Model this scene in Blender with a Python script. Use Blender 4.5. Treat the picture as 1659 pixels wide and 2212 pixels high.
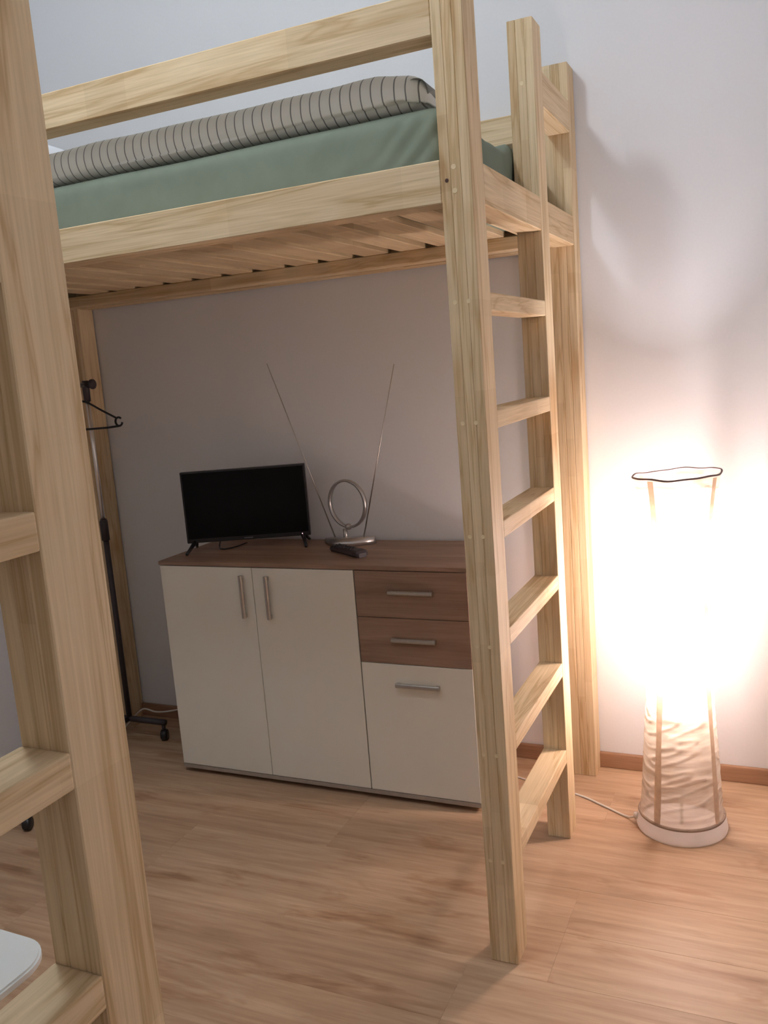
import bpy, bmesh, math, random
from mathutils import Vector, Matrix, noise

random.seed(7)
for o in list(bpy.data.objects):
    bpy.data.objects.remove(o, do_unlink=True)
scene = bpy.context.scene
COL = scene.collection

# ------------------------------------------------------------------ camera
cam_data = bpy.data.cameras.new('camera')
cam = bpy.data.objects.new('camera', cam_data)
COL.objects.link(cam)
rt = Vector((0.9113, 0.4043, -0.0782)).normalized()
fw = Vector((-0.4118, 0.8969, -0.1615)).normalized()
up = rt.cross(fw).normalized()
rt = fw.cross(up).normalized()
cam.matrix_world = Matrix(((rt.x, up.x, -fw.x, 0.5887),
                           (rt.y, up.y, -fw.y, -2.9426),
                           (rt.z, up.z, -fw.z, 1.4699),
                           (0, 0, 0, 1)))
cam_data.sensor_fit = 'VERTICAL'
cam_data.sensor_height = 36.0
cam_data.sensor_width = 27.0
cam_data.lens = 1886.66 * 36.0 / 2212.0
cam_data.clip_start = 0.02
scene.camera = cam

# ------------------------------------------------------------------ world, exposure
world = bpy.data.worlds.new('night')
scene.world = world
world.use_nodes = True
world.node_tree.nodes['Background'].inputs[0].default_value = (0.02, 0.025, 0.04, 1)
world.node_tree.nodes['Background'].inputs[1].default_value = 0.2
scene.view_settings.view_transform = 'Standard'
scene.view_settings.look = 'None'
scene.view_settings.gamma = 1.0
scene.view_settings.use_curve_mapping = False
scene.view_settings.exposure = 0.0

CEIL_LIGHT = (0.83, 0.915, 1.0)
CEIL_POWER = 100.0
BULB_LIGHT = (1.0, 0.90, 0.93)
BULB_POWER = 960.0

# ------------------------------------------------------------------ node helpers
def new_mat(name):
    m = bpy.data.materials.new(name)
    m.use_nodes = True
    nt = m.node_tree
    b = nt.nodes['Principled BSDF']
    return m, nt, b

def N(nt, typ, **kw):
    n = nt.nodes.new(typ)
    for k, v in kw.items():
        setattr(n, k, v)
    return n

def ramp(nt, stops, interp='LINEAR'):
    r = nt.nodes.new('ShaderNodeValToRGB')
    cr = r.color_ramp
    cr.interpolation = interp
    while len(cr.elements) < len(stops):
        cr.elements.new(0.5)
    for e, (p, c) in zip(cr.elements, stops):
        e.position = p
        e.color = (c[0], c[1], c[2], 1)
    return r

def mixc(nt, mode, fac, a, b):
    m = nt.nodes.new('ShaderNodeMix')
    m.data_type = 'RGBA'
    m.blend_type = mode
    for sock, v in ((m.inputs[0], fac), (m.inputs[6], a), (m.inputs[7], b)):
        if hasattr(v, 'links'):
            nt.links.new(v, sock)
        elif isinstance(v, (int, float)):
            sock.default_value = v
        else:
            sock.default_value = (v[0], v[1], v[2], 1)
    return m.outputs[2]

def coords(nt, scale, rand=True):
    """object coordinates, shifted per object, scaled per axis"""
    tc = nt.nodes.new('ShaderNodeTexCoord')
    out = tc.outputs['Object']
    if rand:
        oi = nt.nodes.new('ShaderNodeObjectInfo')
        mul = N(nt, 'ShaderNodeVectorMath', operation='SCALE')
        comb = nt.nodes.new('ShaderNodeCombineXYZ')
        for i in range(3):
            nt.links.new(oi.outputs['Random'], comb.inputs[i])
        nt.links.new(comb.outputs[0], mul.inputs[0])
        mul.inputs['Scale'].default_value = 37.0
        add = N(nt, 'ShaderNodeVectorMath', operation='ADD')
        nt.links.new(out, add.inputs[0])
        nt.links.new(mul.outputs[0], add.inputs[1])
        out = add.outputs[0]
    mp = nt.nodes.new('ShaderNodeMapping')
    mp.inputs['Scale'].default_value = scale
    nt.links.new(out, mp.inputs['Vector'])
    return mp.outputs[0]

def tex_noise(nt, vec, scale, detail=4, rough=0.55, dist=0.0):
    n = nt.nodes.new('ShaderNodeTexNoise')
    n.inputs['Scale'].default_value = scale
    n.inputs['Detail'].default_value = detail
    n.inputs['Roughness'].default_value = rough
    n.inputs['Distortion'].default_value = dist
    nt.links.new(vec, n.inputs['Vector'])
    return n.outputs['Fac']

def bump(nt, b, height, strength, dist=0.002):
    bp = nt.nodes.new('ShaderNodeBump')
    bp.inputs['Strength'].default_value = strength
    bp.inputs['Distance'].default_value = dist
    nt.links.new(height, bp.inputs['Height'])
    nt.links.new(bp.outputs[0], b.inputs['Normal'])

def axis_scale(axis, along, across):
    s = [across] * 3
    s['xyz'.index(axis)] = along
    return s

# ------------------------------------------------------------------ materials
def pine(axis, name, tint=(1, 1, 1), dark=(0.57, 0.405, 0.225), smudge=0.8):
    m, nt, b = new_mat(name)
    v = coords(nt, axis_scale(axis, 1.2, 22.0))
    rings = tex_noise(nt, v, 1.0, 3, 0.6, 0.9)
    saw = N(nt, 'ShaderNodeMath', operation='MULTIPLY'); saw.inputs[1].default_value = 7.0
    nt.links.new(rings, saw.inputs[0])
    fr = N(nt, 'ShaderNodeMath', operation='PINGPONG'); fr.inputs[1].default_value = 1.0
    nt.links.new(saw.outputs[0], fr.inputs[0])
    grain = ramp(nt, [(0.0, dark), (0.3, (0.69, 0.535, 0.335)), (1.0, (0.76, 0.605, 0.40))])
    nt.links.new(fr.outputs[0], grain.inputs[0])
    vf = coords(nt, axis_scale(axis, 6.0, 260.0))
    fine = tex_noise(nt, vf, 1.0, 2, 0.5)
    fr2 = ramp(nt, [(0.3, (0.9, 0.88, 0.84)), (0.7, (1.05, 1.05, 1.05))])
    nt.links.new(fine, fr2.inputs[0])
    c = mixc(nt, 'MULTIPLY', 1.0, grain.outputs[0], fr2.outputs[0])
    # finger-jointed staves: blocks of slightly different tone along the length
    vb = coords(nt, axis_scale(axis, 2.3, 0.0))
    vo = nt.nodes.new('ShaderNodeTexVoronoi')
    vo.inputs['Scale'].default_value = 1.0
    nt.links.new(vb, vo.inputs['Vector'])
    hsv = ramp(nt, [(0.0, (0.82, 0.75, 0.66)), (0.45, (1.0, 0.99, 0.97)), (1.0, (1.1, 1.1, 1.08))])
    nt.links.new(vo.outputs['Color'], hsv.inputs[0])
    c = mixc(nt, 'MULTIPLY', 0.8, c, hsv.outputs[0])
    # resin-brown smudges and small knots
    vk = coords(nt, axis_scale(axis, 3.0, 9.0))
    kn = tex_noise(nt, vk, 1.0, 2, 0.5)
    kr = ramp(nt, [(0.63, (1, 1, 1)), (0.76, (0.80, 0.66, 0.50))])
    nt.links.new(kn, kr.inputs[0])
    c = mixc(nt, 'MULTIPLY', smudge, c, kr.outputs[0])
    c = mixc(nt, 'MULTIPLY', 1.0, c, tint)
    nt.links.new(c, b.inputs['Base Color'])
    b.inputs['Roughness'].default_value = 0.62
    b.inputs['Specular IOR Level'].default_value = 0.28
    bump(nt, b, fine, 0.12, 0.001)
    return m

def oak(name, axis, dark, light, rough=0.5, knots=True, spec=0.35, fine_scale=160.0):
    m, nt, b = new_mat(name)
    v = coords(nt, axis_scale(axis, 1.5, 17.0))
    big = tex_noise(nt, v, 1.0, 5, 0.62, 0.7)
    mid = tuple((a + c) / 2 for a, c in zip(dark, light))
    g = ramp(nt, [(0.28, dark), (0.47, mid), (0.68, light)])
    nt.links.new(big, g.inputs[0])
    vf = coords(nt, axis_scale(axis, 5.0, fine_scale))
    fine = tex_noise(nt, vf, 1.0, 3, 0.6)
    f2 = ramp(nt, [(0.3, (0.86, 0.84, 0.82)), (0.7, (1.06, 1.06, 1.06))])
    nt.links.new(fine, f2.inputs[0])
    c = mixc(nt, 'MULTIPLY', 1.0, g.outputs[0], f2.outputs[0])
    if knots:
        vk = coords(nt, axis_scale(axis, 2.6, 10.0))
        kn = tex_noise(nt, vk, 1.0, 4, 0.6, 0.4)
        kr = ramp(nt, [(0.57, (1, 1, 1)), (0.66, (0.76, 0.66, 0.58)), (0.76, (0.46, 0.33, 0.25))])
        nt.links.new(kn, kr.inputs[0])
        c = mixc(nt, 'MULTIPLY', 0.85, c, kr.outputs[0])
        oi = nt.nodes.new('ShaderNodeObjectInfo')
        tr = ramp(nt, [(0.0, (0.94, 0.92, 0.90)), (1.0, (1.05, 1.05, 1.04))])
        nt.links.new(oi.outputs['Random'], tr.inputs[0])
        c = mixc(nt, 'MULTIPLY', 1.0, c, tr.outputs[0])
    nt.links.new(c, b.inputs['Base Color'])
    b.inputs['Roughness'].default_value = rough
    b.inputs['Specular IOR Level'].default_value = spec
    bump(nt, b, fine, 0.08, 0.001)
    return m

def plain(name, col, rough=0.5, metal=0.0, spec=0.5, noise_amt=0.0, noise_scale=40.0, bump_amt=0.0):
    m, nt, b = new_mat(name)
    b.inputs['Roughness'].default_value = rough
    b.inputs['Metallic'].default_value = metal
    b.inputs['Specular IOR Level'].default_value = spec
    v = coords(nt, (1, 1, 1), rand=False)
    n = tex_noise(nt, v, noise_scale, 4, 0.6)
    lo = tuple(x * (1 - noise_amt) for x in col)
    hi = tuple(min(1.0, x * (1 + noise_amt)) for x in col)
    r = ramp(nt, [(0.3, lo), (0.7, hi)])
    nt.links.new(n, r.inputs[0])
    nt.links.new(r.outputs[0], b.inputs['Base Color'])
    if bump_amt:
        bump(nt, b, n, bump_amt, 0.002)
    return m

def emitter(name, col, strength):
    m = bpy.data.materials.new(name)
    m.use_nodes = True
    nt = m.node_tree
    nt.nodes.clear()
    e = nt.nodes.new('ShaderNodeEmission')
    e.inputs[0].default_value = (*col, 1)
    e.inputs[1].default_value = strength
    o = nt.nodes.new('ShaderNodeOutputMaterial')
    nt.links.new(e.outputs[0], o.inputs[0])
    return m

M = {}
for ax in 'xyz':
    M['pine_' + ax] = pine(ax, 'pine_grain_' + ax)
M['pine_slat'] = pine('y', 'pine_slat', dark=(0.66, 0.52, 0.345), smudge=0.3)
M['dowel'] = plain('dowel_end_grain', (0.80, 0.66, 0.42), 0.6, noise_amt=0.06)
M['knot'] = plain('knot_brown', (0.07, 0.03, 0.02), 0.6)
M['laminate'] = oak('floor_laminate', 'x', (0.40, 0.25, 0.15), (0.59, 0.41, 0.27), 0.52, True, 0.4, 70.0)
M['baseboard'] = oak('baseboard_wood', 'x', (0.30, 0.165, 0.095), (0.42, 0.245, 0.15), 0.45, False)
M['baseboard_y'] = oak('baseboard_wood_side', 'y', (0.30, 0.165, 0.095), (0.42, 0.245, 0.15), 0.45, False)
M['oak_x'] = oak('sideboard_oak', 'x', (0.24, 0.145, 0.10), (0.40, 0.265, 0.19), 0.45, False, 0.35)
M['oak_z'] = oak('sideboard_oak_side', 'z', (0.24, 0.145, 0.10), (0.40, 0.265, 0.19), 0.45, False, 0.35)
M['white_front'] = plain('cream_white_melamine', (0.84, 0.80, 0.70), 0.4, noise_amt=0.015, noise_scale=6)
M['plinth'] = plain('plinth_grey', (0.36, 0.30, 0.25), 0.5, noise_amt=0.08)
M['gap'] = plain('dark_underside', (0.03, 0.022, 0.018), 0.8)
M['steel'] = plain('brushed_steel', (0.55, 0.53, 0.50), 0.34, metal=1.0, noise_amt=0.05, noise_scale=90)
M['chrome'] = plain('chrome_tube', (0.92, 0.90, 0.88), 0.32, metal=1.0)
M['silver'] = plain('silver_plastic', (0.52, 0.50, 0.49), 0.30, metal=0.85)
M['black_plastic'] = plain('black_plastic', (0.012, 0.011, 0.013), 0.38, noise_amt=0.1)
M['dark_plastic'] = plain('dark_grey_plastic', (0.045, 0.034, 0.04), 0.45, noise_amt=0.1)
M['button'] = plain('grey_button', (0.05, 0.045, 0.05), 0.5)
M['screen'] = plain('black_screen', (0.004, 0.004, 0.004), 0.25, spec=0.12)
M['logo'] = plain('logo_grey', (0.16, 0.16, 0.17), 0.4)
M['led'] = emitter('standby_led', (1.0, 0.45, 0.55), 14.0)
M['white_plastic'] = plain('white_cable', (0.72, 0.68, 0.62), 0.5)
M['white_table'] = plain('white_table_top', (0.83, 0.86, 0.84), 0.35, noise_amt=0.01)
M['table_leg'] = plain('white_painted_steel', (0.75, 0.76, 0.75), 0.35)
M['wall'] = plain('white_wall_paint', (0.80, 0.80, 0.815), 0.9, spec=0.15, noise_amt=0.012, noise_scale=120, bump_amt=0.06)
M['ceiling'] = plain('ceiling_paint', (0.80, 0.80, 0.80), 0.9, spec=0.1)
M['subfloor'] = plain('subfloor', (0.12, 0.07, 0.04), 0.8)
M['sheet'] = plain('sage_green_sheet', (0.235, 0.275, 0.215), 0.85, spec=0.2, noise_amt=0.05, noise_scale=14, bump_amt=0.12)
M['pillow'] = plain('white_pillowcase', (0.78, 0.79, 0.82), 0.85, spec=0.2, bump_amt=0.2, noise_scale=12)
M['hem'] = plain('lamp_hem_brown', (0.34, 0.25, 0.19), 0.7, noise_amt=0.1)
M['ring'] = plain('lamp_ring_wire', (0.16, 0.10, 0.09), 0.5)
M['lamp_base'] = plain('lamp_base_white', (0.86, 0.82, 0.79), 0.5, noise_amt=0.02)
M['bulb'] = emitter('lamp_bulb_glow', BULB_LIGHT, BULB_POWER)
M['ceiling_globe'] = emitter('ceiling_globe_glow', CEIL_LIGHT, CEIL_POWER)

def duvet_mat():
    m, nt, b = new_mat('striped_duvet')
    tc = nt.nodes.new('ShaderNodeTexCoord')
    sx = nt.nodes.new('ShaderNodeSeparateXYZ')
    nt.links.new(tc.outputs['Object'], sx.inputs[0])
    vn = coords(nt, (1, 1, 1), rand=False)
    wob = tex_noise(nt, vn, 9.0, 2)
    mul = N(nt, 'ShaderNodeMath', operation='MULTIPLY_ADD')
    mul.inputs[1].default_value = 0.012
    nt.links.new(wob, mul.inputs[0])
    nt.links.new(sx.outputs[0], mul.inputs[2])
    fr = N(nt, 'ShaderNodeMath', operation='PINGPONG'); fr.inputs[1].default_value = 0.0133
    nt.links.new(mul.outputs[0], fr.inputs[0])
    div = N(nt, 'ShaderNodeMath', operation='DIVIDE'); div.inputs[1].default_value = 0.0133
    nt.links.new(fr.outputs[0], div.inputs[0])
    r = ramp(nt, [(0.0, (0.20, 0.21, 0.20)), (0.07, (0.22, 0.23, 0.22)), (0.15, (0.86, 0.87, 0.81)), (1.0, (0.88, 0.89, 0.83))])
    nt.links.new(div.outputs[0], r.inputs[0])
    nt.links.new(r.outputs[0], b.inputs['Base Color'])
    b.inputs['Roughness'].default_value = 0.6
    b.inputs['Sheen Weight'].default_value = 0.15
    bump(nt, b, wob, 0.15, 0.01)
    return m
M['duvet'] = duvet_mat()
M['lining'] = plain('duvet_lining', (0.55, 0.55, 0.50), 0.5, noise_amt=0.05)

def paper_mat():
    m = bpy.data.materials.new('rice_paper_shade')
    m.use_nodes = True
    nt = m.node_tree
    nt.nodes.clear()
    out = nt.nodes.new('ShaderNodeOutputMaterial')
    d = nt.nodes.new('ShaderNodeBsdfDiffuse')
    t = nt.nodes.new('ShaderNodeBsdfTranslucent')
    mix = nt.nodes.new('ShaderNodeMixShader')
    v = coords(nt, (6, 6, 60), rand=False)
    n = tex_noise(nt, v, 1.0, 4, 0.6, 0.5)
    r = ramp(nt, [(0.3, (0.62, 0.53, 0.44)), (0.7, (0.82, 0.76, 0.68))])
    nt.links.new(n, r.inputs[0])
    nt.links.new(r.outputs[0], d.inputs[0])
    r2 = ramp(nt, [(0.3, (0.40, 0.32, 0.235)), (0.7, (0.58, 0.49, 0.39))])
    nt.links.new(n, r2.inputs[0])
    nt.links.new(r2.outputs[0], t.inputs[0])
    mix.inputs[0].default_value = 0.62
    nt.links.new(d.outputs[0], mix.inputs[1])
    nt.links.new(t.outputs[0], mix.inputs[2])
    # loosely woven fibres let a little light straight through
    tr = nt.nodes.new('ShaderNodeBsdfTransparent')
    tr.inputs[0].default_value = (1.0, 0.90, 0.83, 1)
    mix2 = nt.nodes.new('ShaderNodeMixShader')
    mix2.inputs[0].default_value = 0.27
    nt.links.new(mix.outputs[0], mix2.inputs[1])
    nt.links.new(tr.outputs[0], mix2.inputs[2])
    mix = mix2
    bp = nt.nodes.new('ShaderNodeBump')
    bp.inputs['Strength'].default_value = 0.35
    bp.inputs['Distance'].default_value = 0.003
    nt.links.new(n, bp.inputs['Height'])
    nt.links.new(bp.outputs[0], d.inputs['Normal'])
    nt.links.new(mix.outputs[0], out.inputs[0])
    return m
M['paper'] = paper_mat()

def strip_mat():
    m = bpy.data.materials.new('lamp_strip')
    m.use_nodes = True
    nt = m.node_tree
    nt.nodes.clear()
    out = nt.nodes.new('ShaderNodeOutputMaterial')
    d = nt.nodes.new('ShaderNodeBsdfDiffuse')
    t = nt.nodes.new('ShaderNodeBsdfTranslucent')
    mix = nt.nodes.new('ShaderNodeMixShader')
    v = coords(nt, (30, 30, 45), rand=False)
    n = tex_noise(nt, v, 1.0, 3, 0.6)
    r = ramp(nt, [(0.3, (0.56, 0.43, 0.32)), (0.7, (0.70, 0.56, 0.43))])
    nt.links.new(n, r.inputs[0])
    nt.links.new(r.outputs[0], d.inputs[0])
    nt.links.new(r.outputs[0], t.inputs[0])
    mix.inputs[0].default_value = 0.36
    nt.links.new(d.outputs[0], mix.inputs[1])
    nt.links.new(t.outputs[0], mix.inputs[2])
    nt.links.new(mix.outputs[0], out.inputs[0])
    return m
M['strip'] = strip_mat()

def cuff_mat():
    m = bpy.data.materials.new('frosted_lamp_base')
    m.use_nodes = True
    nt = m.node_tree
    nt.nodes.clear()
    out = nt.nodes.new('ShaderNodeOutputMaterial')
    d = nt.nodes.new('ShaderNodeBsdfDiffuse')
    t = nt.nodes.new('ShaderNodeBsdfTranslucent')
    mix = nt.nodes.new('ShaderNodeMixShader')
    v = coords(nt, (14, 14, 14), rand=False)
    r = ramp(nt, [(0.3, (0.80, 0.74, 0.70)), (0.7, (0.86, 0.81, 0.77))])
    nt.links.new(tex_noise(nt, v, 1.0, 3, 0.6), r.inputs[0])
    nt.links.new(r.outputs[0], d.inputs[0])
    nt.links.new(r.outputs[0], t.inputs[0])
    mix.inputs[0].default_value = 0.5
    nt.links.new(d.outputs[0], mix.inputs[1])
    nt.links.new(t.outputs[0], mix.inputs[2])
    nt.links.new(mix.outputs[0], out.inputs[0])
    return m
M['cuff'] = cuff_mat()

# ------------------------------------------------------------------ object helpers
def link(o, parent=None):
    COL.objects.link(o)
    if parent is not None:
        o.parent = parent
    return o

def tag(o, label=None, cat=None, group=None, kind=None):
    if label: o['label'] = label
    if cat: o['category'] = cat
    if group: o['group'] = group
    if kind: o['kind'] = kind
    return o

def thing(name, label, cat, loc=(0, 0, 0), rz=0.0, group=None):
    o = bpy.data.objects.new(name, None)
    o.empty_display_size = 0.1
    o.location = loc
    o.rotation_euler = (0, 0, rz)
    return tag(link(o), label, cat, group)

def holder(name, parent, loc=(0, 0, 0)):
    o = bpy.data.objects.new(name, None)
    o.empty_display_size = 0.05
    o.location = loc
    return link(o, parent)

def finish(bm, name, mat, parent=None, loc=(0, 0, 0), rot=(0, 0, 0), smooth=False):
    me = bpy.data.meshes.new(name)
    bm.normal_update()
    bm.to_mesh(me)
    bm.free()
    if smooth:
        for p in me.polygons:
            p.use_smooth = True
    me.materials.append(mat)
    o = bpy.data.objects.new(name, me)
    o.location = loc
    o.rotation_euler = rot
    return link(o, parent)

_cache = {}
def bm_box(bm, lo, hi, bev=0.0, seg=1):
    lo, hi = Vector(lo), Vector(hi)
    c, d = (lo + hi) / 2, hi - lo
    r = bmesh.ops.create_cube(bm, size=1.0)
    bmesh.ops.scale(bm, vec=d, verts=r['verts'])
    bmesh.ops.translate(bm, vec=c, verts=r['verts'])
    if bev > 0:
        es = list({e for v in r['verts'] for e in v.link_edges})
        bmesh.ops.bevel(bm, geom=es, offset=bev, segments=seg, affect='EDGES', profile=0.6)

def box(name, lo, hi, mat, parent=None, bev=0.002, seg=1):
    """box between two corners (parent space); alike boxes share their mesh"""
    lo, hi = Vector(lo), Vector(hi)
    d = hi - lo
    key = (round(d.x, 4), round(d.y, 4), round(d.z, 4), round(bev, 5), seg, mat.name)
    if key not in _cache:
        bm = bmesh.new()
        bm_box(bm, -d / 2, d / 2, bev, seg)
        me = bpy.data.meshes.new(name)
        bm.normal_update()
        bm.to_mesh(me)
        bm.free()
        me.materials.append(mat)
        _cache[key] = me
    o = bpy.data.objects.new(name, _cache[key])
    o.location = (lo + hi) / 2
    return link(o, parent)

def bm_tube(bm, pts, r, n=10, caps=True):
    """tube through points with parallel-transport frames; r number or list"""
    pts = [Vector(p) for p in pts]
    k = len(pts)
    rs = r if isinstance(r, (list, tuple)) else [r] * k
    tang = []
    for i in range(k):
        a = pts[max(i - 1, 0)]
        b = pts[min(i + 1, k - 1)]
        tang.append((b - a).normalized())
    ref = Vector((0, 0, 1)) if abs(tang[0].z) < 0.9 else Vector((1, 0, 0))
    u = tang[0].cross(ref).normalized()
    rings = []
    for i in range(k):
        t = tang[i]
        u = (u - t * u.dot(t)).normalized()
        w = t.cross(u)
        rings.append([bm.verts.new(pts[i] + (u * math.cos(2 * math.pi * j / n) + w * math.sin(2 * math.pi * j / n)) * rs[i]) for j in range(n)])
    for i in range(k - 1):
        for j in range(n):
            bm.faces.new((rings[i][j], rings[i][(j + 1) % n], rings[i + 1][(j + 1) % n], rings[i + 1][j]))
    if caps:
        bm.faces.new(list(reversed(rings[0])))
        bm.faces.new(rings[-1])

def tube(name, pts, r, mat, parent=None, n=10, loc=(0, 0, 0)):
    bm = bmesh.new()
    bm_tube(bm, pts, r, n)
    bmesh.ops.recalc_face_normals(bm, faces=bm.faces)
    return finish(bm, name, mat, parent, loc, smooth=True)

def spline(pts, per=8):
    """Catmull-Rom through points"""
    P = [Vector(p) for p in pts]
    P = [P[0] * 2 - P[1]] + P + [P[-1] * 2 - P[-2]]
    out = []
    for i in range(1, len(P) - 2):
        for s in range(per):
            t = s / per
            a, b, c, d = P[i - 1], P[i], P[i + 1], P[i + 2]
            out.append(0.5 * ((2 * b) + (c - a) * t + (2 * a - 5 * b + 4 * c - d) * t * t + (3 * b - a - 3 * c + d) * t ** 3))
    out.append(P[-2])
    return out

def bm_lathe(bm, prof, n=48, cx=0.0, cy=0.0):
    """revolve (r, z) profile about z; r=0 ends become poles"""
    rings = []
    for r, z in prof:
        if r < 1e-6:
            rings.append([bm.verts.new((cx, cy, z))])
        else:
            rings.append([bm.verts.new((cx + r * math.cos(2 * math.pi * j / n), cy + r * math.sin(2 * math.pi * j / n), z)) for j in range(n)])
    for a, b in zip(rings, rings[1:]):
        for j in range(n):
            k = (j + 1) % n
            if len(a) == 1 and len(b) == 1:
                continue
            if len(a) == 1:
                bm.faces.new((a[0], b[k], b[j]))
            elif len(b) == 1:
                bm.faces.new((a[j], a[k], b[0]))
            else:
                bm.faces.new((a[j], a[k], b[k], b[j]))

def lathe(name, prof, mat, parent=None, n=48, loc=(0, 0, 0), rot=(0, 0, 0)):
    bm = bmesh.new()
    bm_lathe(bm, prof, n)
    bmesh.ops.recalc_face_normals(bm, faces=bm.faces)
    return finish(bm, name, mat, parent, loc, rot, smooth=True)

# ------------------------------------------------------------------ the room
XL, XR, YB, YF, ZC = -2.20, 1.45, 0.04, -3.35, 3.48
T = 0.10
def struct(name, lo, hi, mat):
    o = box(name, lo, hi, mat, None, 0.0)
    o['kind'] = 'structure'
    return o
wall_back = struct('wall_back', (XL - T, YB, -0.03), (XR + T, YB + T, ZC), M['wall'])
wall_left = struct('wall_left', (XL - T, YF, -0.03), (XL, YB, ZC), M['wall'])
wall_right = struct('wall_right', (XR, YF, -0.03), (XR + T, YB, ZC), M['wall'])
wall_front = struct('wall_front', (XL - T, YF - T, -0.03), (XR + T, YF, ZC), M['wall'])
ceiling = struct('ceiling', (XL - T, YF - T, ZC), (XR + T, YB + T, ZC + 0.1), M['ceiling'])
tag(wall_back, 'plain white painted wall behind the loft bed and lamp')
floor = struct('floor', (XL, YF, -0.03), (XR, YB, -0.009), M['subfloor'])
tag(floor, 'warm oak laminate floor boards running along the back wall')
# laminate boards
PW, PL = 0.193, 1.29
row = 0
y = YB
frng = random.Random(11)
while y > YF + 0.01:
    y0 = max(YF, y - PW)
    x = XL - frng.choice((0.15, 0.5, 0.85, 1.1, 0.3, 0.7))
    while x < XR:
        x0, x1 = max(x, XL), min(x + PL, XR)
        if x1 - x0 > 0.02:
            fc = floor.location
            box('plank', Vector((x0, y0, -0.009)) - fc, Vector((x1, y, 0.0)) - fc, M['laminate'], floor, 0.0007)
        x += PL
    y -= PW
    row += 1

def baseboard(name, lo, hi, mat, label):
    bm = bmesh.new()
    bm_box(bm, (0, 0, 0), Vector(hi) - Vector(lo), 0.004, 2)
    o = finish(bm, name, mat, None, lo)
    return tag(o, label, None, None, 'structure')
baseboard('baseboard_back', (XL, YB - 0.016, 0.0), (XR, YB, 0.056), M['baseboard'], 'low brown wooden baseboard along the back wall')
baseboard('baseboard_left', (XL, YF, 0.0), (XL + 0.016, YB - 0.016, 0.056), M['baseboard_y'], 'low brown wooden baseboard along the left wall')
baseboard('baseboard_right', (XR - 0.016, YF, 0.0), (XR, YB - 0.016, 0.056), M['baseboard_y'], 'low brown wooden baseboard along the right wall')
baseboard('baseboard_front', (XL + 0.016, YF, 0.0), (XR - 0.016, YF + 0.016, 0.056), M['baseboard'], 'low brown wooden baseboard along the wall behind the viewer')

# ceiling lamp
cl = thing('ceiling_lamp', 'round white ceiling lamp lighting the room from above the beds', 'lamp', (-0.78, -1.83, ZC))
lathe('ceiling_plate', [(0, 0), (0.075, 0), (0.075, -0.02), (0.05, -0.03), (0, -0.03)], M['table_leg'], cl, 32)
bm = bmesh.new()
bmesh.ops.create_icosphere(bm, subdivisions=2, radius=0.115)
finish(bm, 'globe', M['ceiling_globe'], cl, (0, 0, -0.14), smooth=True)

# ------------------------------------------------------------------ loft beds
PX, PD, ZT = 0.070, 0.0873, 2.358          # post section and height
Y1, Y2, Y3 = -1.0816, -0.4782, -0.0522     # front faces of the three posts at the ladder end
XA = -2.132                                # far end of the bed
RUNGS = [1.6211, 1.356, 1.0969, 0.8351, 0.5663, 0.2914]

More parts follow.
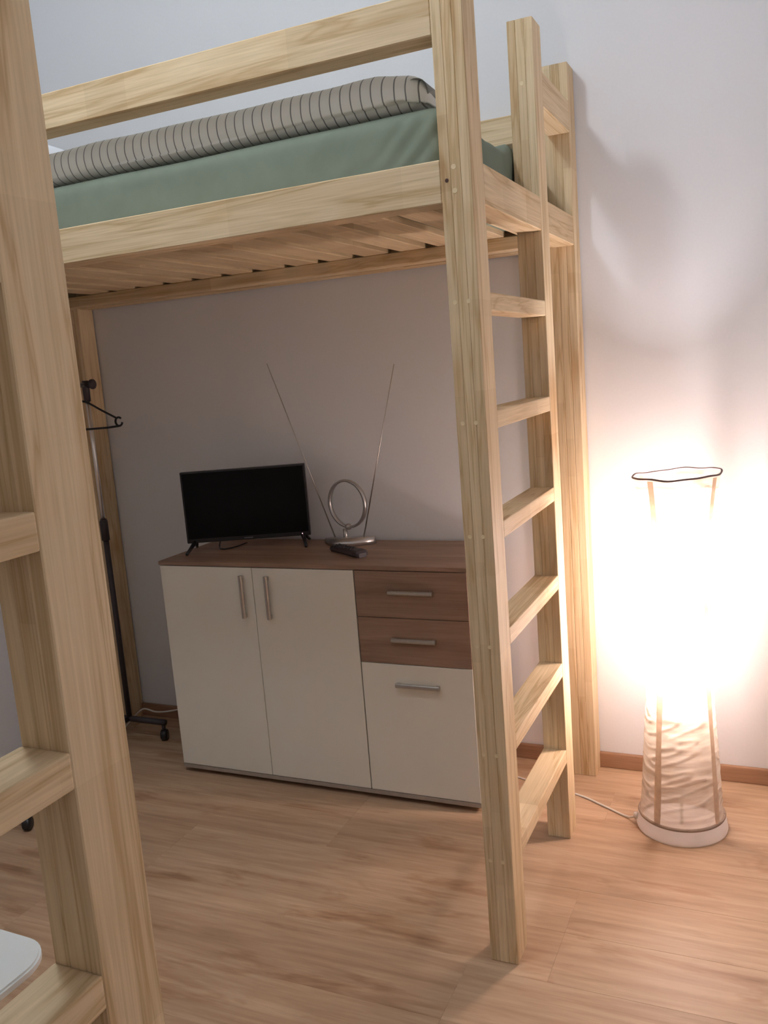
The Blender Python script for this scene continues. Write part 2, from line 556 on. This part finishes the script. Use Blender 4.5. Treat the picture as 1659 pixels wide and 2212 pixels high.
def build_bed(root, sgn, oy, detail=True):
    """sgn=+1: bed as seen against the back wall; sgn=-1: mirrored across the room. Local x runs from 0 (ladder end) to XA."""
    def bx(name, x0, x1, y0, y1, z0, z1, mat, parent=root, bev=0.0025, seg=1):
        a, b = sgn * y0 + oy, sgn * y1 + oy
        return box(name, (x0, min(a, b), z0), (x1, max(a, b), z1), mat, parent, bev, seg)
    posts = []
    for (x0, y0, pw) in ((-PX, Y1, PX), (-PX, Y2, PX), (-PX - 0.009, Y3, PX + 0.009), (XA, Y1, PX), (XA, Y3, PX)):
        ps = holder('post', root)
        w = pw / 3.0
        for k in range(3):
            bx('lamella', x0 + k * w, x0 + (k + 1) * w, y0, y0 + PD, 0.0, ZT, M['pine_z'], ps, 0.0015)
        posts.append(ps)
    # dowel ends on the two ladder posts
    if detail:
        def disc(name, x, y, z, r, mat, parent):
            bm = bmesh.new()
            bmesh.ops.create_cone(bm, cap_ends=True, segments=12, radius1=r, radius2=r, depth=0.0012)
            return finish(bm, name, mat, parent, (x, sgn * y + oy, z), (math.pi / 2, 0, 0))
        for z in RUNGS:
            for x in (-0.055, -0.024):
                disc('dowel', x, Y1, z - 0.0207, 0.0048, M['dowel'], posts[0])
        for z in (1.882, 1.833):
            disc('dowel', -0.039, Y1, z, 0.0055, M['dowel'], posts[0])
        disc('knot', -0.056, Y1, 1.856, 0.0042, M['knot'], posts[0])
        disc('dowel', -0.036, Y2, 2.196, 0.0055, M['dowel'], posts[1])
    # ladder rungs
    for z in RUNGS:
        bx('rung', -PX, 0, Y1 + PD, Y2, z - 0.0415, z, M['pine_y'], root, 0.003, 2)
    ZB, ZR = 1.8105, 1.901
    x0, x1 = XA + PX, -PX
    fr = bx('front_rail', x0, x1, Y1 + 0.0006, Y1 + 0.045, ZB, ZR, M['pine_x'])
    bx('slat_support', x0, x1, Y1 + 0.045, Y1 + 0.0735, ZB + 0.002, 1.855, M['pine_x'])
    bx('rear_rail', x0, x1 - 0.009, Y3 + 0.012, Y3 + 0.082, ZB, ZR, M['pine_x'])
    bx('slat_support', x0, x1, Y3 - 0.062, Y3 - 0.0005, ZB + 0.002, 1.855, M['pine_x'])
    # rails across the ladder end and the far end
    bx('end_rail', -PX, -0.0006, Y1 + PD, Y2, ZB - 0.001, 1.899, M['pine_y'])
    bx('end_rail', -PX, -0.0006, Y2 + PD, Y3, ZB - 0.001, 1.899, M['pine_y'])
    bx('end_rail', XA + 0.0006, XA + PX, Y1 + PD, Y3, ZB - 0.001, 1.899, M['pine_y'])
    # guard rails
    bx('guard_rail', x0, x1, Y1 + 0.0006, Y1 + 0.0706, 2.1493, 2.238, M['pine_x'])
    bx('guard_rail', x0, x1 - 0.009, Y3 + 0.012, Y3 + 0.082, 2.1493, 2.238, M['pine_x'])
    bx('guard_rail', -PX, -0.0006, Y2 + PD, Y3, 2.1496, 2.244, M['pine_y'])
    bx('guard_rail', XA + 0.0006, XA + PX, Y1 + PD, Y3, 2.1496, 2.244, M['pine_y'])
    # slats
    k = 0
    x = -0.072 - 0.096
    while x > XA + PX:
        bx('slat', x, x + 0.092, Y1 + 0.052, Y3 - 0.040, 1.8552, 1.8752, M['pine_slat'], root, 0.002)
        x -= 0.1356
        k += 1

bed = thing('loft_bed', 'pale pine loft bed with ladder standing over the sideboard against the back wall', 'bed', (0, 0, 0), 0, 'pine loft beds')
build_bed(bed, 1, 0.0)
bed2 = thing('loft_bed', 'nearer pine loft bed, cut off at the left edge, showing one post and rungs', 'bed', (-0.0944, 0, 0), 0, 'pine loft beds')
build_bed(bed2, -1, -3.289, detail=False)

# mattress (fitted green sheet)
def cloth_box(name, lo, hi, nx, ny, nz, rad, disp, mat, label, cat, group=None):
    """closed rounded block with a fine grid, displaced by disp(v, n)"""
    lo, hi = Vector(lo), Vector(hi)
    bm = bmesh.new()
    c, h = (lo + hi) / 2, (hi - lo) / 2
    idx = {}
    def vert(i, j, k):
        key = (i, j, k)
        if key not in idx:
            p = Vector((-h.x + 2 * h.x * i / nx, -h.y + 2 * h.y * j / ny, -h.z + 2 * h.z * k / nz))
            q = Vector((max(-h.x + rad, min(h.x - rad, p.x)), max(-h.y + rad, min(h.y - rad, p.y)), max(-h.z + rad, min(h.z - rad, p.z))))
            d = p - q
            n = d.normalized() if d.length > 1e-9 else Vector((0, 0, 1))
            p = q + n * rad if d.length > 1e-9 else p
            p = p + disp(p + c, n)
            idx[key] = bm.verts.new(p)
        return idx[key]
    for i in range(nx):
        for j in range(ny):
            for k in (0, nz):
                f = [vert(i, j, k), vert(i + 1, j, k), vert(i + 1, j + 1, k), vert(i, j + 1, k)]
                bm.faces.new(f if k else f[::-1])
    for i in range(nx):
        for k in range(nz):
            for j in (0, ny):
                f = [vert(i, j, k), vert(i + 1, j, k), vert(i + 1, j, k + 1), vert(i, j, k + 1)]
                bm.faces.new(f[::-1] if j else f)
    for j in range(ny):
        for k in range(nz):
            for i in (0, nx):
                f = [vert(i, j, k), vert(i, j + 1, k), vert(i, j + 1, k + 1), vert(i, j, k + 1)]
                bm.faces.new(f if i else f[::-1])
    o = finish(bm, name, mat, None, (c.x, c.y, c.z), smooth=True)
    return tag(o, label, cat, group)

def mat_disp(p, n):
    d = Vector((0, 0, 0))
    # gentle unevenness
    d += n * 0.005 * noise.noise(p * 3.1)
    # diagonal creases pulled towards the ladder corner
    if n.y < -0.8:
        t = max(0.0, 1 - abs(p.x + 0.15) / 0.15)
        s = (p.x * 0.75 - p.z * 0.9)
        d += n * 0.0034 * t * math.sin(s * 150 + 3 * noise.noise(p * 6))
        t2 = max(0.0, 1 - abs(p.x + 0.36) / 0.1)
        d += n * 0.003 * t2 * max(0, math.sin(s * 60 + 1.0))
    if p.x > -0.1:
        d += n * 0.006 * noise.noise(p * 12)
    if p.z > 2.0:
        t = max(0.0, 1 - (Vector((p.x, p.y)) - Vector((-0.09, -0.47))).length / 0.06)
        d.z += 0.02 * t
    return d
cloth_box('mattress', (XA + PX + 0.006, Y1 + 0.064, 1.8752), (-0.078, Y3 + 0.006, 2.033), 150, 70, 14, 0.035, mat_disp, M['sheet'],
          'mattress in a sage green fitted sheet on the loft bed', 'mattress')

def duv_disp(p, n):
    if n.z < -0.6:
        return Vector((0, 0, 0))
    d = n * (0.010 * noise.noise(Vector((p.x * 2.2, p.y * 2.6, 3.1))) + 0.005 * noise.noise(p * 7.0))
    # slumps thinner towards the head end and the ladder end
    if n.z > -0.5:
        d.z -= 0.018 * max(0, min(1, (p.x + 0.24) / 0.13))
        d.z -= 0.006 * max(0, min(1, (-1.25 - p.x) / 0.6))
    if p.y < -0.8:
        d.y += 0.012 * noise.noise(Vector((p.x * 3.0, 0.3, 0.9)))
    return d
duvet = cloth_box('duvet', (-1.90, -1.006, 2.040), (-0.125, -0.62, 2.126), 170, 30, 14, 0.0445, duv_disp, M['duvet'],
                  'grey duvet with thin dark stripes laid along the green mattress', 'duvet')
# curled-over corner at the ladder end
bm = bmesh.new()
cur = []
for i in range(26):
    a = -2.2 + 6.2 * i / 25
    r = 0.030 - 0.018 * i / 25
    cur.append((-0.150 + r * math.cos(a) * 1.15, 2.082 + r * math.sin(a)))
rows = []
for j in range(9):
    yy = -0.985 + 0.30 * j / 8
    rows.append([bm.verts.new((cx + 0.006 * noise.noise(Vector((j * 0.4, i * 0.2, 1))) - duvet.location.x, yy + 0.012 * math.sin(i * 0.3) * (1 if j == 0 else 0.3) - duvet.location.y, cz - duvet.location.z)) for i, (cx, cz) in enumerate(cur)])
for a, b in zip(rows, rows[1:]):
    for i in range(len(cur) - 1):
        bm.faces.new((a[i], a[i + 1], b[i + 1], b[i]))
bmesh.ops.solidify(bm, geom=bm.faces[:], thickness=0.004)
fold = finish(bm, 'duvet_fold', M['lining'], duvet, smooth=True)

# pillow at the head end
def make_pillow(name, loc, L, Wd, Th, label, rot):
    bm = bmesh.new()
    n = 24
    top, bot = {}, {}
    for i in range(n + 1):
        for j in range(n + 1):
            u, v = -1 + 2 * i / n, -1 + 2 * j / n
            e = max(0.0, (1 - u ** 4)) ** 0.5 * max(0.0, (1 - v ** 4)) ** 0.5
            pinch = 1 - 0.06 * (abs(u) ** 2 * (1 - abs(v) ** 2) + abs(v) ** 2 * (1 - abs(u) ** 2))
            x, yy = u * L / 2 * (1 - 0.07 * (1 - v * v) * abs(u) ** 6) * pinch, v * Wd / 2 * pinch
            z = Th / 2 * e + 0.006 * noise.noise(Vector((u * 3, v * 3, 2)))
            top[i, j] = bm.verts.new((x, yy, z))
            edge = i in (0, n) or j in (0, n)
            bot[i, j] = top[i, j] if edge else bm.verts.new((x, yy, -Th / 2 * e * 0.8))
    for i in range(n):
        for j in range(n):
            bm.faces.new((top[i, j], top[i + 1, j], top[i + 1, j + 1], top[i, j + 1]))
            f = (bot[i, j], bot[i, j + 1], bot[i + 1, j + 1], bot[i + 1, j])
            bm.faces.new(f)
    o = finish(bm, name, M['pillow'], None, loc, rot, smooth=True)
    return tag(o, label, 'pillow')
make_pillow('pillow', (-1.62, -0.78, 2.182), 0.44, 0.42, 0.115, 'white pillow corner peeking out above the striped duvet', (0, 0, 0.03))

# ------------------------------------------------------------------ sideboard
SX, SYF, SH = -1.5073, -0.4066, 0.8329
SW = 1.200
sb = thing('sideboard', 'low sideboard with cream doors and oak drawers under the loft bed', 'sideboard', (SX, SYF, 0))
DPT = 0.4066 - 0.004
ft = 0.016                                   # front panel thickness
body = box('carcass', (0.004, ft + 0.002, 0.036), (SW - 0.004, DPT, SH - 0.016), M['gap'], sb, 0.0)
box('side_panel', (0.0, ft + 0.002, 0.0332), (0.016, DPT + 0.001, SH - 0.0145), M['oak_z'], sb, 0.001)
box('side_panel', (SW - 0.016, ft + 0.002, 0.0332), (SW, DPT + 0.001, SH - 0.0145), M['oak_z'], sb, 0.001)
box('top_board', (-0.002, -0.003, SH - 0.0140), (SW + 0.002, DPT + 0.002, SH), M['oak_x'], sb, 0.0012, 2)
box('bottom_board', (0.0, 0.001, 0.0180), (SW, DPT, 0.0330), M['plinth'], sb, 0.001)
for fx in (0.04, 0.58, SW - 0.04):
    for fy in (0.06, DPT - 0.06):
        lathe('foot', [(0, 0), (0.018, 0), (0.018, 0.0180), (0, 0.0180)], M['black_plastic'], sb, 16, (fx, fy, 0))
DW = SW / 3
zt, zb, zd = SH - 0.0160, 0.0345, 0.4974
g = 0.0011
HS = 0.155
def handle(parent, x, z, vertical):
    """half-round bar handle standing off on two short pins; origin of parent is the front's centre"""
    bm = bmesh.new()
    L = HS / 2
    prof = [(-0.0075, -0.010), (-0.0075, -0.015), (-0.0045, -0.0185), (0.0, -0.0195), (0.0045, -0.0185), (0.0075, -0.015), (0.0075, -0.010)]
    for a, b in ((-L, L),):
        A = [bm.verts.new((p[0], p[1], a)) for p in prof]
        B = [bm.verts.new((p[0], p[1], b)) for p in prof]
        k = len(prof)
        for i in range(k):
            bm.faces.new((A[i], A[(i + 1) % k], B[(i + 1) % k], B[i]))
        bm.faces.new(A[::-1]); bm.faces.new(B)
    for s in (-1, 1):
        bm_box(bm, (-0.006, -0.0101, s * (L - 0.007) - 0.006), (0.006, 0.0, s * (L - 0.007) + 0.006))
    bmesh.ops.recalc_face_normals(bm, faces=bm.faces)
    o = finish(bm, 'handle', M['steel'], parent, (x, -ft / 2, z), (0, 0 if vertical else math.pi / 2, 0))
    o['label'] = 'brushed steel bar handle'
    return o
def front(name, x0, x1, z0, z1, mat, hx, hz, vertical, label):
    o = box(name, (x0 + g, 0, z0 + g), (x1 - g, ft, z1 - g), mat, sb, 0.0009)
    o['label'] = label
    cx, cz = (x0 + x1) / 2, (z0 + z1) / 2
    handle(o, hx - cx, hz - cz, vertical)
front('door', 0, DW, zb, zt, M['white_front'], -1.1495 - SX, 0.711, True, 'cream left cabinet door')
front('door', DW, 2 * DW, zb, zt, M['white_front'], -1.0455 - SX, 0.711, True, 'cream middle cabinet door')
zm = (zd + zt) / 2
front('drawer', 2 * DW + 0.0018, SW, zm, zt, M['oak_x'], -0.502 - SX, 0.746, False, 'upper oak drawer front')
front('drawer', 2 * DW + 0.0018, SW, zd, zm, M['oak_x'], -0.502 - SX, 0.584, False, 'lower oak drawer front')
front('door', 2 * DW + 0.0018, SW, zb, zd, M['white_front'], -0.500 - SX, 0.4275, False, 'cream flap door under the oak drawers')

# ------------------------------------------------------------------ television
ang = math.atan2(0.18, 0.44)
tv = thing('television', 'small black flat television switched off on the sideboard', 'television', (-1.265, -0.160, SH), ang)
TW, z0, z1 = 0.477, 0.034, 0.309
bm = bmesh.new()
bm_box(bm, (-TW / 2, -0.012, z0), (TW / 2, 0.012, z1), 0.003, 2)
finish(bm, 'casing', M['black_plastic'], tv)
bm = bmesh.new()
bm_box(bm, (-TW / 2 + 0.05, 0.0115, z0 + 0.015), (TW / 2 - 0.05, 0.042, z1 - 0.09), 0.01, 2)
finish(bm, 'back_cover', M['black_plastic'], tv)
box('screen', (-TW / 2 + 0.007, -0.0126, z0 + 0.016), (TW / 2 - 0.007, -0.0110, z1 - 0.007), M['screen'], tv, 0.0003)
# brand plate under the screen: a short row of small raised grey letters
for i in range(7):
    box('logo_letter', (-0.016 + i * 0.0048, -0.0127, z0 + 0.0055), (-0.0125 + i * 0.0048, -0.0118, z0 + 0.0095), M['logo'], tv, 0.0)
bm = bmesh.new()
bmesh.ops.create_icosphere(bm, subdivisions=2, radius=0.0032)
o = finish(bm, 'standby_light', M['led'], tv, (TW / 2 - 0.030, -0.0125, z0 + 0.007), smooth=True)
o['label'] = 'small glowing pink standby light'
for s in (-1, 1):
    bm = bmesh.new()
    xx = s * (TW / 2 - 0.030)
    bm_tube(bm, [(xx + s * 0.018, -0.082, 0.0055), (xx + s * 0.010, -0.045, 0.020), (xx, -0.008, z0 + 0.003)], [0.0055, 0.007, 0.009], 8)
    bm_tube(bm, [(xx + s * 0.014, 0.066, 0.0055), (xx + s * 0.008, 0.040, 0.020), (xx, 0.006, z0 + 0.003)], [0.0055, 0.007, 0.009], 8)
    bmesh.ops.recalc_face_normals(bm, faces=bm.faces)
    finish(bm, 'foot', M['black_plastic'], tv, smooth=True)
tube('cable', spline([(-0.10, 0.030, 0.075), (-0.125, 0.03, 0.012), (-0.105, -0.01, 0.0035), (-0.060, 0.02, 0.0035), (-0.03, 0.09, 0.0035)], 6), 0.0026, M['black_plastic'], tv, 6)

# ------------------------------------------------------------------ antenna
an = thing('tv_antenna', 'silver indoor rod antenna with loop beside the television', 'antenna', (-0.885, -0.105, SH))
bm = bmesh.new()
secs = []
path = [(-0.105, 0.052), (-0.075, 0.028), (-0.04, 0.006), (0.0, -0.006), (0.04, 0.004), (0.075, 0.022), (0.107, 0.040)]
half = [0.012, 0.021, 0.029, 0.033, 0.029, 0.021, 0.012]
hgt = [0.018, 0.025, 0.030, 0.032, 0.033, 0.033, 0.028]
for (px, py), w, h in zip(path, half, hgt):
    secs.append([bm.verts.new((px, py + w * c, h * s)) for c, s in ((-1.0, 0.0), (-1.0, 0.45), (-0.6, 0.92), (0.0, 1.0), (0.6, 0.92), (1.0, 0.45), (1.0, 0.0))])
for a, b in zip(secs, secs[1:]):
    for i in range(7):
        bm.faces.new((a[i], a[(i + 1) % 7], b[(i + 1) % 7], b[i]))
bm.faces.new(secs[0]); bm.faces.new(secs[-1][::-1])
bmesh.ops.recalc_face_normals(bm, faces=bm.faces)
finish(bm, 'base', M['silver'], an, smooth=True)
psi = math.radians(-15)
RC = Vector((0.023, 0.004, 0.157))
RR = 0.0865
bm = bmesh.new()
ring = []
ns = 56
prof = [(-0.0036, -0.0075), (0.0036, -0.0075), (0.0050, 0.0), (0.0036, 0.0075), (-0.0036, 0.0075), (-0.0050, 0.0)]
for i in range(ns):
    a = 2 * math.pi * i / ns
    cc = []
    for pr, pn in prof:
        r = RR + pr
        xx, zz = r * math.cos(a), r * math.sin(a)
        cc.append(bm.verts.new((RC.x + xx * math.cos(psi) - pn * math.sin(psi), RC.y + xx * math.sin(psi) + pn * math.cos(psi), RC.z + zz)))
    ring.append(cc)
for i in range(ns):
    a, b = ring[i], ring[(i + 1) % ns]
    for k in range(6):
        bm.faces.new((a[k], a[(k + 1) % 6], b[(k + 1) % 6], b[k]))
bmesh.ops.recalc_face_normals(bm, faces=bm.faces)
finish(bm, 'loop', M['silver'], an, smooth=True)
lathe('joint', [(0, -0.0125), (0.007, -0.0105), (0.0115, -0.005), (0.0125, 0), (0.0115, 0.005), (0.007, 0.0105), (0, 0.0125)], M['silver'], an, 20, (0.020, 0.004, 0.071))
lathe('stem', [(0, 0), (0.010, 0.0), (0.008, 0.02), (0.008, 0.046), (0, 0.046)], M['silver'], an, 16, (0.006, 0.002, 0.018))
tube('rod', [(-0.040, 0.012, 0.018), (-0.262, 0.004, 0.690)], [0.0026, 0.0011], M['steel'], an, 8)
tube('rod', [(0.073, 0.012, 0.020), (0.252, 0.004, 0.650)], [0.0028, 0.0014], M['steel'], an, 8)

# ------------------------------------------------------------------ remote control
rm = thing('remote_control', 'black remote control lying in front of the antenna', 'remote', (-0.808, -0.234, SH), math.radians(-33))
bm = bmesh.new()
secs = []
for x, w, h in ((-0.098, 0.014, 0.012), (-0.093, 0.021, 0.018), (-0.06, 0.023, 0.021), (0.02, 0.023, 0.022), (0.07, 0.026, 0.024), (0.094, 0.025, 0.023), (0.101, 0.016, 0.015)):
    secs.append([bm.verts.new((x, w * c, h * s)) for c, s in ((-0.8, 0.0), (-1.0, 0.35), (-0.95, 0.8), (-0.75, 1.0), (0.75, 1.0), (0.95, 0.8), (1.0, 0.35), (0.8, 0.0))])
for a, b in zip(secs, secs[1:]):
    for i in range(8):
        bm.faces.new((a[i], a[(i + 1) % 8], b[(i + 1) % 8], b[i]))
bm.faces.new(secs[0]); bm.faces.new(secs[-1][::-1])
bmesh.ops.recalc_face_normals(bm, faces=bm.faces)
finish(bm, 'case', M['dark_plastic'], rm)
for i in range(8):
    for j in range(3):
        x = -0.078 + i * 0.0165
        box('button', (x - 0.0045, -0.0125 + j * 0.0125 - 0.0035, 0.0185), (x + 0.0045, -0.0125 + j * 0.0125 + 0.0035, 0.0242 if i < 6 else 0.0250), M['button'], rm, 0.001)

# ------------------------------------------------------------------ floor lamp
LX, LY = 0.309, -0.30
lamp = thing('floor_lamp', 'tall waisted rice paper floor lamp glowing beside the loft bed', 'lamp', (LX, LY, 0))
lathe('lamp_base', [(0, 0.003), (0.128, 0.003), (0.134, 0.0), (0.1355, 0.006), (0.1315, 0.030), (0.1235, 0.046)], M['cuff'], lamp, 64)
prof = [(0.020, 0.1235), (0.06, 0.1215), (0.13, 0.1175), (0.25, 0.110), (0.36, 0.1025), (0.46, 0.0965), (0.56, 0.0915), (0.65, 0.0900), (0.75, 0.0915), (0.85, 0.0965), (0.94, 0.1030), (1.02, 0.1120), (1.07, 0.1185), (1.100, 0.1230)]
def lamp_r(z):
    for (a, ra), (b, rb) in zip(prof, prof[1:]):
        if z <= b:
            t = (z - a) / (b - a)
            return ra + (rb - ra) * t
    return prof[-1][1]
def lean(z):
    return 0.009 * z / 1.1
def rim(a):
    return 0.004 * math.cos(a) + 0.002 * math.sin(a * 2 + 0.6) + 0.0018 * math.sin(5 * a) + 0.001 * math.sin(9 * a + 1)
bm = bmesh.new()
NA, NZ = 112, 230
grid = []
for k in range(NZ + 1):
    z = 0.044 + (1.100 - 0.044) * k / NZ
    rw = []
    for j in range(NA):
        a = 2 * math.pi * j / NA
        q = Vector((math.cos(a) * 1.6, math.sin(a) * 1.6, z * 42))
        cr = noise.noise(q) + 0.5 * noise.noise(q * 2.1)
        cr2 = abs(noise.noise(Vector((math.cos(a) * 0.9 + 5, math.sin(a) * 0.9, z * 27 + 0.5 * math.sin(a * 2)))))
        env = min(1.0, k / 4.0, (NZ - k) / 4.0)
        r = lamp_r(z) + env * (0.0015 * cr - 0.0030 * max(0.0, 0.16 - cr2) / 0.16)
        zz = z + (rim(a) * max(0.0, (z - 0.95) / 0.15) if z > 0.95 else 0.0)
        rw.append(bm.verts.new((r * math.cos(a) + lean(z), r * math.sin(a), zz)))
    grid.append(rw)
for a, b in zip(grid, grid[1:]):
    for j in range(NA):
        bm.faces.new((a[j], a[(j + 1) % NA], b[(j + 1) % NA], b[j]))
finish(bm, 'shade', M['paper'], lamp, smooth=True)
# rings stiffening the paper at top and bottom
pts = []
for j in range(73):
    a = 2 * math.pi * j / 72
    pts.append((0.1236 * math.cos(a) + lean(1.1), 0.1236 * math.sin(a), 1.1015 + rim(a)))
tube('shade_ring', pts, 0.0030, M['ring'], lamp, 6)
pts = [(0.1245 * math.cos(2 * math.pi * j / 72), 0.1245 * math.sin(2 * math.pi * j / 72), 0.0480) for j in range(73)]
tube('shade_ring', pts, 0.0050, M['hem'], lamp, 8)
# four flat strips running up the shade
for ph in (-29, 61, 151, 241):
    bm = bmesh.new()
    rows = []
    nz = 60
    for k in range(nz + 1):
        z = 0.048 + 1.048 * k / nz
        rr = lamp_r(z)
        w = 0.0105 + 0.0015 * math.sin(k * 0.3)
        rw = []
        for off, t in ((0.0028, -1), (0.0036, -0.5), (0.0038, 0), (0.0036, 0.5), (0.0028, 1)):
            a = math.radians(ph) - math.pi / 2 + t * w / rr
            zz = z + (rim(a) * max(0.0, (z - 0.95) / 0.15))
            rw.append(bm.verts.new(((rr + off) * math.cos(a) + lean(z), (rr + off) * math.sin(a), zz)))
        rows.append(rw)
    for a, b in zip(rows, rows[1:]):
        for i in range(4):
            bm.faces.new((a[i], a[i + 1], b[i + 1], b[i]))
    finish(bm, 'strip', M['strip'], lamp)
# stand and the two bulbs inside
tube('stand', [(0, 0, 0.003), (0.007, 0, 0.80)], 0.005, M['white_plastic'], lamp, 10)
for zz, ox in ((0.862, 0.026), (0.555, -0.026)):
    lathe('bulb_socket', [(0, -0.085), (0.016, -0.085), (0.018, -0.045), (0.014, -0.034), (0, -0.034)], M['white_plastic'], lamp, 16, (lean(zz) + ox, 0, zz))
    bm = bmesh.new()
    bmesh.ops.create_icosphere(bm, subdivisions=2, radius=0.028)
    for v in bm.verts:
        v.co.z *= 1.22
    finish(bm, 'bulb', M['bulb'], lamp, (lean(zz) + ox, 0, zz), smooth=True)
# mains lead
lead = spline([(-0.118, -0.032, 0.034), (-0.142, -0.022, 0.016), (-0.172, -0.002, 0.0040), (-0.254, 0.048, 0.0035), (-0.331, 0.092, 0.0030), (-0.44, 0.125, 0.0030), (-0.54, 0.157, 0.0030), (-0.64, 0.200, 0.0030), (-0.72, 0.275, 0.0030)], 8)
lathe('cord_grip', [(0, -0.010), (0.007, -0.009), (0.0085, 0), (0.007, 0.009), (0, 0.010)], M['white_plastic'], lamp, 14, (-0.134, -0.026, 0.024))
tube('mains_lead', lead, 0.0034, M['white_plastic'], lamp, 8)

# ------------------------------------------------------------------ clothes rack
RXC = -1.955
rk = thing('clothes_rack', 'chrome rolling clothes rack with dark fittings behind the pine post', 'rack', (RXC, -0.18, 0))
RLEN = -0.75
for yy in (0.0, RLEN):
    tube('upper_pole', [(0, yy, 0.90), (0, yy, 1.47)], 0.0085, M['chrome'], rk, 14)
    tube('lower_pole', [(0, yy, 0.075), (0, yy, 0.88)], 0.0115, M['dark_plastic'], rk, 14)
    lathe('clamp', [(0, -0.045), (0.0165, -0.045), (0.0165, 0.035), (0.012, 0.045), (0, 0.045)], M['dark_plastic'], rk, 16, (0, yy, 0.905))
    lathe('corner_fitting', [(0, -0.055), (0.0135, -0.055), (0.0145, 0.022), (0.012, 0.028), (0, 0.028)], M['dark_plastic'], rk, 16, (0, yy, 1.488))
    cap = bmesh.new()
    bm_tube(cap, [(-0.010, yy, 1.497), (0.022, yy, 1.499), (0.032, yy, 1.500), (0.040, yy, 1.500), (0.045, yy, 1.500)], [0.011, 0.011, 0.020, 0.020, 0.013], 16)
    bmesh.ops.recalc_face_normals(cap, faces=cap.faces)
    finish(cap, 'end_knob', M['dark_plastic'], rk, smooth=True)
    tube('foot_bar', [(-0.190, yy, 0.078), (0.190, yy, 0.078)], 0.0125, M['dark_plastic'], rk, 14)
    for xx in (-0.178, 0.178):
        lathe('caster_stem', [(0, 0.040), (0.008, 0.040), (0.008, 0.075), (0, 0.075)], M['dark_plastic'], rk, 12, (xx, yy, 0))
        bm = bmesh.new()
        bm_lathe(bm, [(0, -0.013), (0.020, -0.013), (0.0235, -0.009), (0.0235, 0.009), (0.020, 0.013), (0, 0.013)], 24)
        bmesh.ops.recalc_face_normals(bm, faces=bm.faces)
        finish(bm, 'caster', M['black_plastic'], rk, (xx, yy, 0.0235), (0, math.pi / 2, 0.4), smooth=True)
tube('hanging_rail', [(0, 0.0, 1.500), (0, RLEN, 1.500)], 0.0095, M['chrome'], rk, 14)
tube('base_bar', [(0, 0.0, 0.078), (0, RLEN, 0.078)], 0.0095, M['dark_plastic'], rk, 14)

# clothes hanger
hg = thing('clothes_hanger', 'black plastic clothes hanger hanging on the clothes rack', 'hanger', (RXC, -0.250, 1.500))
r = 0.0042
hook = [(0.014 * math.cos(a), 0, 0.0005 + 0.0145 * math.sin(a)) for a in [math.radians(d) for d in range(-30, 211, 20)]]
tube('hook', spline(hook + [(-0.004, 0, -0.035), (0, 0, -0.060)], 3), 0.0022, M['black_plastic'], hg, 8)
for s in (-1, 1):
    arm = [(0, 0, -0.058), (s * 0.06, 0, -0.070), (s * 0.13, 0, -0.105), (s * 0.196, 0, -0.137)]
    tube('arm', spline(arm, 5), r, M['black_plastic'], hg, 8)
    c = Vector((s * 0.207, 0, -0.152))
    loop = [c + Vector((s * 0.0165 * math.cos(a), 0, 0.0165 * math.sin(a))) for a in [math.radians(d) for d in range(48, 349, 15)]]
    tube('strap_loop', loop, r, M['black_plastic'], hg, 8)
tube('trouser_bar', [(-0.205, 0, -0.1690), (-0.15, 0, -0.173), (0, 0, -0.176), (0.15, 0, -0.173), (0.205, 0, -0.1690)], r, M['black_plastic'], hg, 8)

# white cable from behind the sideboard over the rack foot
wc = tube('power_cable', spline([(-1.46, 0.012, 0.20), (-1.62, -0.01, 0.135), (-1.72, -0.085, 0.112), (-1.80, -0.105, 0.095), (-1.87, -0.110, 0.088), (-1.937, -0.11, 0.094), (-1.99, -0.125, 0.050), (-2.035, -0.135, 0.010), (-2.08, -0.20, 0.0036), (-2.12, -0.32, 0.0036)], 8), 0.0036, M['white_plastic'], None, 8)
tag(wc, 'thin white cable running from behind the sideboard towards the clothes rack', 'cable')

# ------------------------------------------------------------------ white table under the second bed
tx0, tx1, ty0, ty1, tz = -1.30, -0.300, -2.75, -2.160, 0.745
tb = thing('table', 'white table with rounded corners at the lower left edge', 'table', ((tx0 + tx1) / 2, (ty0 + ty1) / 2, 0), math.radians(-1.5))
bm = bmesh.new()
hx, hy, cr = (tx1 - tx0) / 2, (ty1 - ty0) / 2, 0.055
pts = []
for sx_, sy_, a0 in ((1, 1, 0), (-1, 1, 90), (-1, -1, 180), (1, -1, 270)):
    for d in range(0, 91, 10):
        a = math.radians(a0 + d)
        pts.append((sx_ * (hx - cr) + cr * math.cos(a), sy_ * (hy - cr) + cr * math.sin(a)))
f = bm.faces.new([bm.verts.new((px, py, tz - 0.013)) for px, py in pts])
ext = bmesh.ops.extrude_face_region(bm, geom=[f])
bmesh.ops.translate(bm, vec=(0, 0, 0.013), verts=[v for v in ext['geom'] if isinstance(v, bmesh.types.BMVert)])
bmesh.ops.recalc_face_normals(bm, faces=bm.faces)
es = [e for e in bm.edges if abs(e.verts[0].co.z - e.verts[1].co.z) < 1e-6]
bmesh.ops.bevel(bm, geom=es, offset=0.003, segments=2, affect='EDGES')
finish(bm, 'table_top', M['white_table'], tb)
for sx_ in (-1, 1):
    for sy_ in (-1, 1):
        tube('leg', [(sx_ * (hx - 0.07), sy_ * (hy - 0.07), 0.0), (sx_ * (hx - 0.09), sy_ * (hy - 0.09), tz - 0.013)], [0.014, 0.018], M['table_leg'], tb, 14)
